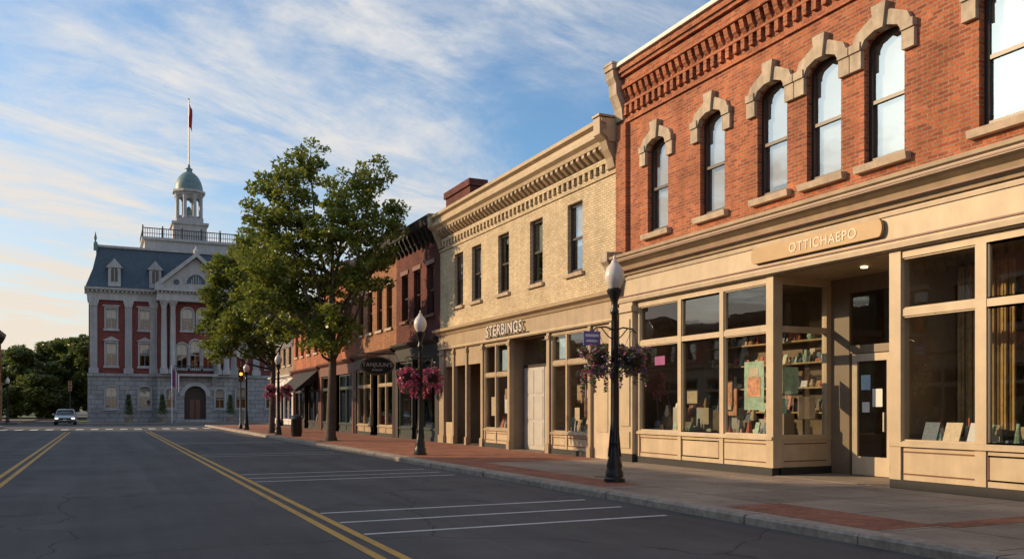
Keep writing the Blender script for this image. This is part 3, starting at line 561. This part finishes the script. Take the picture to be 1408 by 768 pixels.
B.lathe('dome|copper',cx,cw,[(1.6,27.3),(1.58,27.8),(1.42,28.4),(1.1,29.0),(.7,29.4),(.4,29.6),(.38,29.9),(.45,29.95),(.2,30.1),(.12,30.5)],16)
B.lathe('flagpole|steel',cx,cw,[(.08,30.4),(.05,38.2)],8); B.lathe('flagpole_ball|gold_sign',cx,cw,[(.02,38.2),(.12,38.3),(.02,38.42)],8)
v=[];f=[]
for i in range(7):
    for j in range(5): v.append((cx+.06+j*.08+.03*math.sin(i),cw+.09*math.sin(j*2.2+i*.5),37.7-i*.44-j*.16))
for i in range(6):
    for j in range(4): f.append((i*5+j,i*5+j+1,(i+1)*5+j+1,(i+1)*5+j))
B.add('flag|flag_red',v,f)
B.finish()
S=Bld('flagpole_with_flag',WORLD); S.lathe('pole|white_paint',6.6,97,[(.06,0),(.035,6.0)],8)
for mi,(m_,j0,j1) in enumerate((('flag_blue',0,2),('flag_red',2,3),('flag_white',3,4),('flag_red',4,5),('flag_white',5,6))):
    S.hexa('flag_%s|%s'%(m_[5:],m_),[(6.64+j0*.11,96.98,5.7-j0*.12),(6.64+j1*.11,97.03,5.7-j1*.12),(6.64+j1*.11,97.06,5.68-j1*.12),(6.64+j0*.11,97.01,5.7-j0*.12),(6.64+j0*.11,96.98,3.9-j0*.12),(6.64+j1*.11,97.03,3.8-j1*.1),(6.64+j1*.11,97.06,3.8-j1*.1),(6.64+j0*.11,97.01,3.9-j0*.12)])
S.finish()

# ================================================================== GROUND
def sheet(name,x0,x1,y0,y1,z,m,n=1):
    me=bpy.data.meshes.new(name); me.from_pydata([(x0,y0,z),(x1,y0,z),(x1,y1,z),(x0,y1,z)],[],[(0,1,2,3)]); me.materials.append(MAT[m]); o=bpy.data.objects.new(name,me); COL.objects.link(o)
sheet('ground',-2500,2500,-2500,2500,-.012,'grass')
sheet('road',-7.3,8.3,-60,80,0.,'asphalt'); sheet('cross_street',-300,300,80,96,-.004,'asphalt')
sheet('side_street',-10.6,-2.5,96,400,-.004,'asphalt'); sheet('plaza',-2.5,60,96,101,.004,'concrete')
sheet('plaza_forecourt',-2.5,60,101,106,.001,'concrete')
B=Bld('sidewalk',WORLD)
B.box('slab|concrete',8.32,14.9,-60,78,-.1,.13); B.box('brick_pavers|pavers',8.4,9.45,7.6,10.4,.1,.134); B.box('brick_pavers|pavers',9.45,13.0,7.35,7.75,.1,.1345)
B.box('brick_pavers|pavers',8.42,12.95,21.5,77.5,.1,.134); B.box('brick_pavers|pavers',8.42,9.3,14.,21.499,.1,.134)
B.finish()
B=Bld('sidewalk',WORLD); B.box('slab|concrete',-12.4,-7.3,-60,78,-.1,.13); B.box('slab|concrete',-12.4,-7.3,96,130,-.1,.13); B.finish()
B=Bld('kerb',WORLD)
for sg,x0,x1 in ((1,8.0,8.33),(-1,-7.31,-7.0)):
    y=-60.
    while y<78:
        l=random.uniform(1.6,2.1); j=random.uniform(-.014,.014); e=x0+j if sg>0 else x1+j; i=x1 if sg>0 else x0; dz=random.uniform(-.008,.006)+.136
        v=[(e,-.1),(e-.0*sg,dz-.035),(e+.035*sg,dz),(i,dz),(i,-.1)]
        B.add('stones|granite',[(x,y,z) for x,z in v]+[(x,y+l-.018,z) for x,z in v],[(0,1,2,3,4),(9,8,7,6,5)]+[(k,(k+1)%5,(k+1)%5+5,k+5) for k in range(5)]); y+=l
B.finish()
B=Bld('road_markings',WORLD); z=.004; zt=.006
def line(m,x0,x1,y0,y1): B.quad('lines|'+m,[(x0,y0,z),(x1,y0,z),(x1,y1,z),(x0,y1,z)])
for x in (2.68,2.92,-1.88,-2.12): 
    line('paint_yellow',x-.055,x+.055,-60,64)
for y in (10.78,12.02,13.2,19.4,20.4,21.6,30,31.2,41,42.2,52): line('paint_white',3.0,7.6,y-.05,y+.05)
for k in range(15): line('paint_white',-6.6+k*.98,-6.1+k*.98,70,72.6)
line('paint_white',-1.7,2.5,65,65.5)
B.finish()
B=Bld('manhole_cover',WORLD); B.lathe('cover|manhole',.6,40,[(.33,.0),(.33,.008),(.3,.01)],24); B.finish()
B=Bld('manhole_cover',WORLD); B.lathe('cover|manhole',9.75,16,[(.28,.13),(.28,.139),(.25,.141)],24); B.finish()

# ================================================================== FOLIAGE
def leafobj(name,cl,size,mats,probs=None,flat=.5,parent=None,asp=.55):
    cs=[];
    for c,r,n in cl:
        d=rng.normal(size=(n,3)); d/=np.linalg.norm(d,axis=1)[:,None]; rr=rng.random(n)**.45
        cs.append(np.array(c)+d*rr[:,None]*np.array(r))
    P=np.concatenate(cs); n=len(P)
    nr=rng.normal(size=(n,3)); nr[:,2]=np.abs(nr[:,2])+flat; nr/=np.linalg.norm(nr,axis=1)[:,None]
    a=np.cross(nr,rng.normal(size=(n,3))); a/=np.linalg.norm(a,axis=1)[:,None]; b=np.cross(nr,a)
    s=size*(.6+.8*rng.random(n))[:,None]
    V=np.stack([P-a*s,P+b*s*asp,P+a*s,P-b*s*asp],1).reshape(-1,3)
    me=bpy.data.meshes.new(name); me.vertices.add(4*n); me.vertices.foreach_set('co',V.ravel().astype(np.float32))
    me.loops.add(4*n); me.loops.foreach_set('vertex_index',np.arange(4*n,dtype=np.int32)); me.polygons.add(n)
    me.polygons.foreach_set('loop_start',np.arange(0,4*n,4,dtype=np.int32)); me.polygons.foreach_set('loop_total',np.full(n,4,dtype=np.int32))
    for m_ in mats: me.materials.append(MAT[m_])
    if len(mats)>1: me.polygons.foreach_set('material_index',rng.choice(len(mats),n,p=probs).astype(np.int32))
    me.update(); me.validate(); o=bpy.data.objects.new(name,me); COL.objects.link(o)
    if parent: o.parent=parent
    return o
LV=Vector((.905,-.425,0)); DV=Vector((.425,.905,0))
def tree(name,base,hz,lobes,dens,size,tr=.2,cr=.55,dep=1.2):
    B=Bld(name,WORLD); base=Vector(base)
    fork=base+Vector((0.1,.05,hz)); 
    B.tube('trunk|bark',[base+Vector((0,0,-.05)),base+Vector((0,0,.25)),base+Vector((.03,.0,hz*.5)),fork,fork+Vector((-.05,0,hz*.9)),fork+Vector((.05,.1,hz*1.8))],[tr*1.6,tr*1.1,tr*.92,tr*.8,tr*.5,tr*.2],10)
    cl=[]
    for k,(dx,z,r) in enumerate(lobes):
        dd=random.uniform(-dep,dep); c=base+LV*dx+DV*dd; c.z=z
        st=fork+Vector((0,0,random.uniform(0,max(.1,min(hz*1.3,z-fork.z-1.2)))))
        mid=st.lerp(c,.5)+Vector((random.uniform(-.2,.2),random.uniform(-.2,.2),-.25))
        B.tube('limbs|bark',[st,mid,c],[tr*.42,tr*.26,tr*.1],7)
        nc=int(dens*r**2.2)
        for j in range(nc):
            d=Vector(rng.normal(size=3)).normalized(); q=rng.random()**.4
            p=c+Vector((d.x*r*q,d.y*r*q,d.z*r*q*.92)); rad=cr*random.uniform(.45,1.15)
            cl.append((tuple(p),(rad,rad,rad*.6),int(75*(rad/.5)**2)))
            if j%3==0:
                B.tube('twigs|bark',[c.lerp(mid,random.uniform(0,.5)),c.lerp(p,.55)+Vector((0,0,-.08)),p],[tr*.1,tr*.07,tr*.03],4)
    e=B.finish(); leafobj('foliage',cl,size,['leaf'],parent=e); return e
T1=[(-.8,12.4,1.0),(-2.5,11.5,1.0),(-1.5,10.6,1.4),(-3.0,10.0,1.0),(2.0,11.5,1.0),(.5,11.2,1.15),(2.7,10.1,.9),(1.3,9.8,1.45),(-1.8,8.8,1.7),(.3,8.9,1.4),(-.5,6.8,1.9),(1.6,7.3,1.2),(-1.9,5.8,1.5),(.3,5.1,1.1),(-2.7,7.4,1.3),(-3.1,6.2,.9),(2.2,8.4,1.0),(-3.3,8.6,.8),(-.6,4.6,.9)]
tree('street_tree',(9.2,38.5,.13),3.4,T1,20,.10,.21,cr=.5)
T2=[(-.9,11,1.1),(-2.6,9.6,1.2),(-.5,8.7,1.7),(-3,7,1.2),(-1.5,6.6,1.6),(-3.4,8.3,1.),(.8,6.6,1.3),(-2.6,5,1.0),(-.5,5,1.0),(.6,9.6,1.0),(-3.7,5.9,.9),(-1.6,8.2,1.3),(-1.7,10.6,.7)]
tree('street_tree',(8.9,51.6,.13),3.4,T2,19,.12,.17)
B=Bld('tree_grate',WORLD); B.box('soil|soil',8.6,9.8,37.9,39.1,.1,.139); B.finish()
cl=[]
def blob(x,y,h,r,k=1.):
    for j in range(int(20*k)):
        d=Vector(rng.normal(size=3)).normalized(); q=rng.random()**.35
        cl.append(((x+d.x*r*q,y+d.y*r*q,h*.5+d.z*h*.44*q),(r*.38,r*.38,r*.3),260))
for i in range(20): blob(-34+i*1.9+random.uniform(-1,1),150+random.uniform(-10,18),random.uniform(8.5,12.5),random.uniform(3.2,4.4))
blob(-6.8,131,8.,3.,1.6); blob(-2.4,134,12.5,3.,1.8); blob(-4.8,139,13.,3.2,1.8); blob(-9.5,133,10,3,1.5); blob(-12,138,11,3,1.4); blob(-7.6,142,11,3,1.4)
for i in range(14): blob(24+i*5,135+random.uniform(-8,8),random.uniform(8,12),4)
for i in range(26): blob(-110+i*8,230+random.uniform(-8,8),random.uniform(10,15),7)
leafobj('distant_trees',cl,.3,['leaf_far'])
for x,yy in ((5.9,100.8),(12.9,100.8),(2.6,101.5)):
    B=Bld('planter_shrub',WORLD); B.lathe('pot|granite',x,yy,[(.35,0),(.5,.6),(.55,.65)],12); e=B.finish(); leafobj('foliage',[((x,yy,1.2+.5*k),(.55-.1*k,.55-.1*k,.4),300) for k in range(4)],.08,['leaf_far'],parent=e)

# ================================================================== STREET LAMPS
def street_lamp(x,y,z0=.13,baskets=True,sign=False):
    B=Bld('street_lamp',WORLD,(x,y,z0)); K='post|black_paint'
    B.lathe(K,0,0,[(.21,0),(.21,.07),(.18,.1),(.18,.2),(.15,.26),(.16,.32),(.12,.5),(.1,.66),(.085,.72),(.1,.76),(.1,.8),(.08,.86),(.07,1.2),(.06,3.3),(.085,3.34),(.085,3.4),(.06,3.44),(.065,3.56),(.1,3.66),(.14,3.74),(.15,3.8),(.12,3.83)],14)
    for k in range(8):
        a=2*math.pi*k/8; B.tube('flutes|black_paint',[(.125*math.cos(a),.125*math.sin(a),.5),(.072*math.cos(a),.072*math.sin(a),1.15),(.062*math.cos(a),.062*math.sin(a),3.2)],[.014,.01,.008],4)
    B.lathe('globe|globe',0,0,[(.11,3.83),(.17,3.92),(.2,4.03),(.19,4.14),(.15,4.24),(.1,4.3),(.07,4.33)],18); B.lathe('finial|globe',0,0,[(.075,4.33),(.06,4.37),(.02,4.42),(.025,4.45),(.005,4.5)],10)
    if baskets:
        for sg in (-1,1):
            B.tube('arms|black_paint',[(0,0,3.0),(sg*.2,0,3.06),(sg*.42,0,3.04),(sg*.5,0,2.96)],[.016]*4,6)
            B.tube('arms|black_paint',[(0,0,2.8),(sg*.15,0,2.88),(sg*.3,0,3.04)],[.012]*3,6)
            for a in (0,2.1,4.2): B.tube('chains|black_paint',[(sg*.4,0,3.02),(sg*.4+.2*math.cos(a),.2*math.sin(a),2.6)],[.005,.005],4)
            B.lathe('baskets|soil',sg*.4,0,[(.05,2.2),(.17,2.3),(.23,2.52)],12)
    if sign:
        B.box('sign_plate|sign_blue',-.74,-.36,-.06,-.045,2.68,2.96); B.box('sign_stripe|paper',-.7,-.4,-.063,-.061,2.85,2.9); B.box('sign_stripe|paper',-.68,-.42,-.063,-.061,2.75,2.79)
    e=B.finish()
    if baskets:
        cl=[]
        for sg in (-1,1):
            for k in range(44):
                a=random.uniform(0,6.28); r=random.uniform(.05,.36); h=random.choice([2.62,2.56,2.48,2.4,2.28,2.18]); cl.append(((sg*.4+r*math.cos(a),r*math.sin(a),h+random.uniform(-.06,.06)),(.09,.09,.09),55))
            for k in range(8):
                a=random.uniform(0,6.28); 
                for j in range(random.randint(2,6)): cl.append(((sg*.4+.28*math.cos(a),.28*math.sin(a),2.2-j*.08),(.05,.05,.06),16))
        leafobj('flowers',cl,.028,['leaf_basket','petal_pink','petal_purple','petal_white'],[.60,.13,.16,.11] if y<20 else [.36,.52,.07,.05],parent=e,asp=.8)
    return e
street_lamp(9.2,14.8,sign=True); street_lamp(8.97,25.8); street_lamp(8.7,48.4); street_lamp(8.7,60,baskets=False); street_lamp(-7.9,60,baskets=False); street_lamp(-7.9,20,baskets=False);street_lamp(-8.3,98,baskets=False)
def traffic_light(x,y,lit,z0=.13,H=3.3):
    B=Bld('traffic_light',WORLD,(x,y,z0)); B.lathe('pole|black_paint',0,0,[(.14,0),(.14,.2),(.06,.35),(.05,H)],12)
    B.box('housing|gold_sign' if lit<0 else 'housing|black_paint',-.17,.17,-.14,.14,H,H+1.0)
    for k in range(3):
        zc=H+.17+k*.33; ax=lambda a,b,c:(a,-.14-c,zc+b)
        B.lathe('lens_%d|%s'%(k,'amber_lit' if k==lit else 'book_c'),0,0,[(.11,0),(.11,.02),(.05,.03)],14,ax=ax)
        for q in range(8):
            t=math.pi*q/8; t2=math.pi*(q+1)/8; B.quad('visors|black_paint',[(.13*math.cos(t),-.14,zc+.13*math.sin(t)),(.13*math.cos(t2),-.14,zc+.13*math.sin(t2)),(.13*math.cos(t2),-.36,zc+.13*math.sin(t2)),(.13*math.cos(t),-.36,zc+.13*math.sin(t))])
    B.finish()
traffic_light(8.75,63,1); traffic_light(-8.0,78,-1,H=3.6); traffic_light(-2.9,99,-1,z0=0)
# ================================================================== CAR
def car(x,y):
    B=Bld('approaching_car',WORLD,(x,y,0)); 
    secs=[(-2.25,.78,.42,.62),(-2.15,.86,.32,.72),(-1.6,.9,.26,.86),(-.9,.91,.25,.93),(0,.92,.25,.95),(1.2,.92,.25,.97),(2.0,.88,.28,.95),(2.25,.8,.4,.85)]
    def loft(part,secs,f):
        rings=[f(*s) for s in secs]; n=len(rings[0]); vs=[p for r in rings for p in r]; fs=[(j*n+k,j*n+(k+1)%n,(j+1)*n+(k+1)%n,(j+1)*n+k) for j in range(len(rings)-1) for k in range(n)]
        fs+= [tuple(range(n)),tuple(range((len(rings)-1)*n,len(rings)*n))]; B.add(part,vs,fs); B.smooth.add(part)
    loft('body|car_paint',secs,lambda yy,hw,z0,z1:[(-hw*.92,yy,z0),(hw*.92,yy,z0),(hw,yy,z0+.15),(hw,yy,z1-.15),(hw*.93,yy,z1-.03),(hw*.7,yy,z1),(-hw*.7,yy,z1),(-hw*.93,yy,z1-.03),(-hw,yy,z1-.15),(-hw,yy,z0+.15)])
    loft('cabin_glass|car_glass',[(-1.0,.76,.9,.93),(-.35,.68,.9,1.38),(.5,.68,.9,1.44),(1.2,.68,.9,1.38),(1.9,.74,.9,.96)],lambda yy,hw,z0,z1:[(-.82,yy,z0),(.82,yy,z0),(hw,yy,z1-.04),(hw*.85,yy,z1),(-hw*.85,yy,z1),(-hw,yy,z1-.04)])
    loft('roof|car_paint',[(-.38,.66,1.38,1.405),(.5,.69,1.43,1.47),(1.2,.66,1.37,1.41)],lambda yy,hw,z0,z1:[(-hw,yy,z0),(hw,yy,z0),(hw*.88,yy,z1),(-hw*.88,yy,z1)])
    for sg in (-1,1):
        B.tube('pillars|car_paint',[(sg*.79,-.98,.93),(sg*.66,-.36,1.4)],[.035,.035],5); B.tube('pillars|car_paint',[(sg*.8,1.85,.95),(sg*.66,1.2,1.4)],[.06,.05],5)
        B.box('headlights|head_lit',sg*.68-.13,sg*.68+.13,-2.27,-2.1,.56,.68); B.box('mirrors|car_paint',sg*1.0-.09,sg*1.0+.09,-.75,-.6,.92,1.06)
        for yy in (-1.4,1.4):
            B.lathe('wheels|tyre',0,0,[(.2,-.12),(.33,-.11),(.34,0),(.33,.1),(.2,.12)],18,ax=lambda a,b,c,yy=yy,sg=sg:(sg*.8+c,yy+a,.34+b))
            B.lathe('hubs|chrome',0,0,[(.2,-.0),(.19,.02),(.05,.04)],10,ax=lambda a,b,c,yy=yy,sg=sg:(sg*.92+sg*c,yy+a,.34+b))
    B.box('grille|black_matte',-.45,.45,-2.28,-2.15,.5,.66); B.box('bumper_intake|black_matte',-.7,.7,-2.24,-2.1,.33,.44); B.box('plate|paper',-.16,.16,-2.3,-2.26,.42,.52)
    B.finish()
car(-3.05,92)
B=Bld('litter_bin',WORLD,(9.0,45.0,.13)); B.lathe('drum|black_paint',0,0,[(.24,0),(.27,.1),(.27,.85),(.3,.9)],14); B.lathe('lid|black_paint',0,0,[(.3,.9),(.22,1.05),(.08,1.12)],14); B.finish()
B=Bld('sandwich_board',WORLD,(10.6,53,.13)); B.hexa('board|book_c',[(-.3,-.3,0),(.3,-.3,0),(.3,-.27,0),(-.3,-.27,0),(-.3,-.03,1.),(.3,-.03,1.),(.3,0,1.),(-.3,0,1.)]); B.hexa('board|book_c',[(-.3,.3,0),(.3,.3,0),(.3,.27,0),(-.3,.27,0),(-.3,.03,1.),(.3,.03,1.),(.3,.005,1.),(-.3,.005,1.)]); B.finish()

# ================================================================== LIGHT, SKY, CAMERA
el=math.radians(19); az=math.radians(-57)
sd=Vector((math.sin(az)*math.cos(el),math.cos(az)*math.cos(el),math.sin(el)))
l=bpy.data.lights.new('sun','SUN'); l.energy=5.0; l.angle=math.radians(.6); l.color=(1,.70,.40); lo=bpy.data.objects.new('sun',l); COL.objects.link(lo); lo.rotation_euler=(-sd).to_track_quat('-Z','Y').to_euler(); lo.location=(-40,30,40)
w=bpy.data.worlds.new('World'); SC.world=w; w.use_nodes=True; nt=w.node_tree; bg=nt.nodes['Background']
sk=nd(nt,'ShaderNodeTexSky',sky_type='NISHITA'); sk.sun_disc=False; sk.sun_elevation=el; sk.sun_rotation=az; sk.air_density=1.; sk.dust_density=1.; sk.ozone_density=1.8
skc=nd(nt,'ShaderNodeVectorMath',{0:sk.outputs[0],1:(.88,1.12,1.26)},operation='MULTIPLY').outputs[0]
tc=nd(nt,'ShaderNodeTexCoord').outputs['Generated']; s=nd(nt,'ShaderNodeSeparateXYZ',{0:tc})
zz=math_(nt,'ADD',math_(nt,'MAXIMUM',s.outputs[2],0.),.14)
pv=nd(nt,'ShaderNodeCombineXYZ',{0:math_(nt,'DIVIDE',s.outputs[0],zz),1:math_(nt,'DIVIDE',s.outputs[1],zz)}).outputs[0]
rot=nd(nt,'ShaderNodeVectorRotate',{'Vector':pv,'Angle':math.radians(-22)},rotation_type='Z_AXIS').outputs[0]
def cl_(sx,sy,sc,off,lo_,hi_,d=.6,det=8,ro=.62):
    v=nd(nt,'ShaderNodeVectorMath',{0:nd(nt,'ShaderNodeVectorMath',{0:rot,1:(sx,sy,1)},operation='MULTIPLY').outputs[0],1:(off,off*.7,0)},operation='ADD').outputs[0]
    r=rng_(nt,noise(nt,v,sc,det,ro,d),lo_,hi_,0,1); r.node.interpolation_type='SMOOTHSTEP'; return r
big=cl_(.5,1.0,1.0,3.1,.40,.60,.5); fine=cl_(.8,2.2,1.8,7.7,.32,.66,.9,9,.66); puff=cl_(1.,1.3,5.5,1.7,.3,.7,.6,7,.65)
cf=math_(nt,'MULTIPLY',big,math_(nt,'ADD',math_(nt,'MULTIPLY',fine,.65),math_(nt,'ADD',math_(nt,'MULTIPLY',puff,.3),.12)))
low=rng_(nt,s.outputs[2],0.,.26,.8,0); low.node.clamp=True
cf=math_(nt,'MINIMUM',math_(nt,'ADD',cf,low),.97)
warm=rng_(nt,s.outputs[2],0.02,.32,0,1.); warm.node.clamp=True
ccol=mixc(nt,warm,(6.0,5.1,4.1),(5.3,5.25,5.2))
mx=mixc(nt,cf,skc,ccol); nt.links.new(mx,bg.inputs[0]); bg.inputs[1].default_value=.15
cam=bpy.data.cameras.new('camera'); co_=bpy.data.objects.new('camera',cam); COL.objects.link(co_); SC.camera=co_
co_.location=(0,0,1.6); co_.rotation_euler=(math.pi/2,0,-math.radians(25.17)); cam.sensor_width=36; cam.lens=30.7; cam.shift_y=.125; cam.clip_start=.1; cam.clip_end=6000
SC.view_settings.view_transform='Standard'; SC.view_settings.look='None'; SC.view_settings.exposure=0
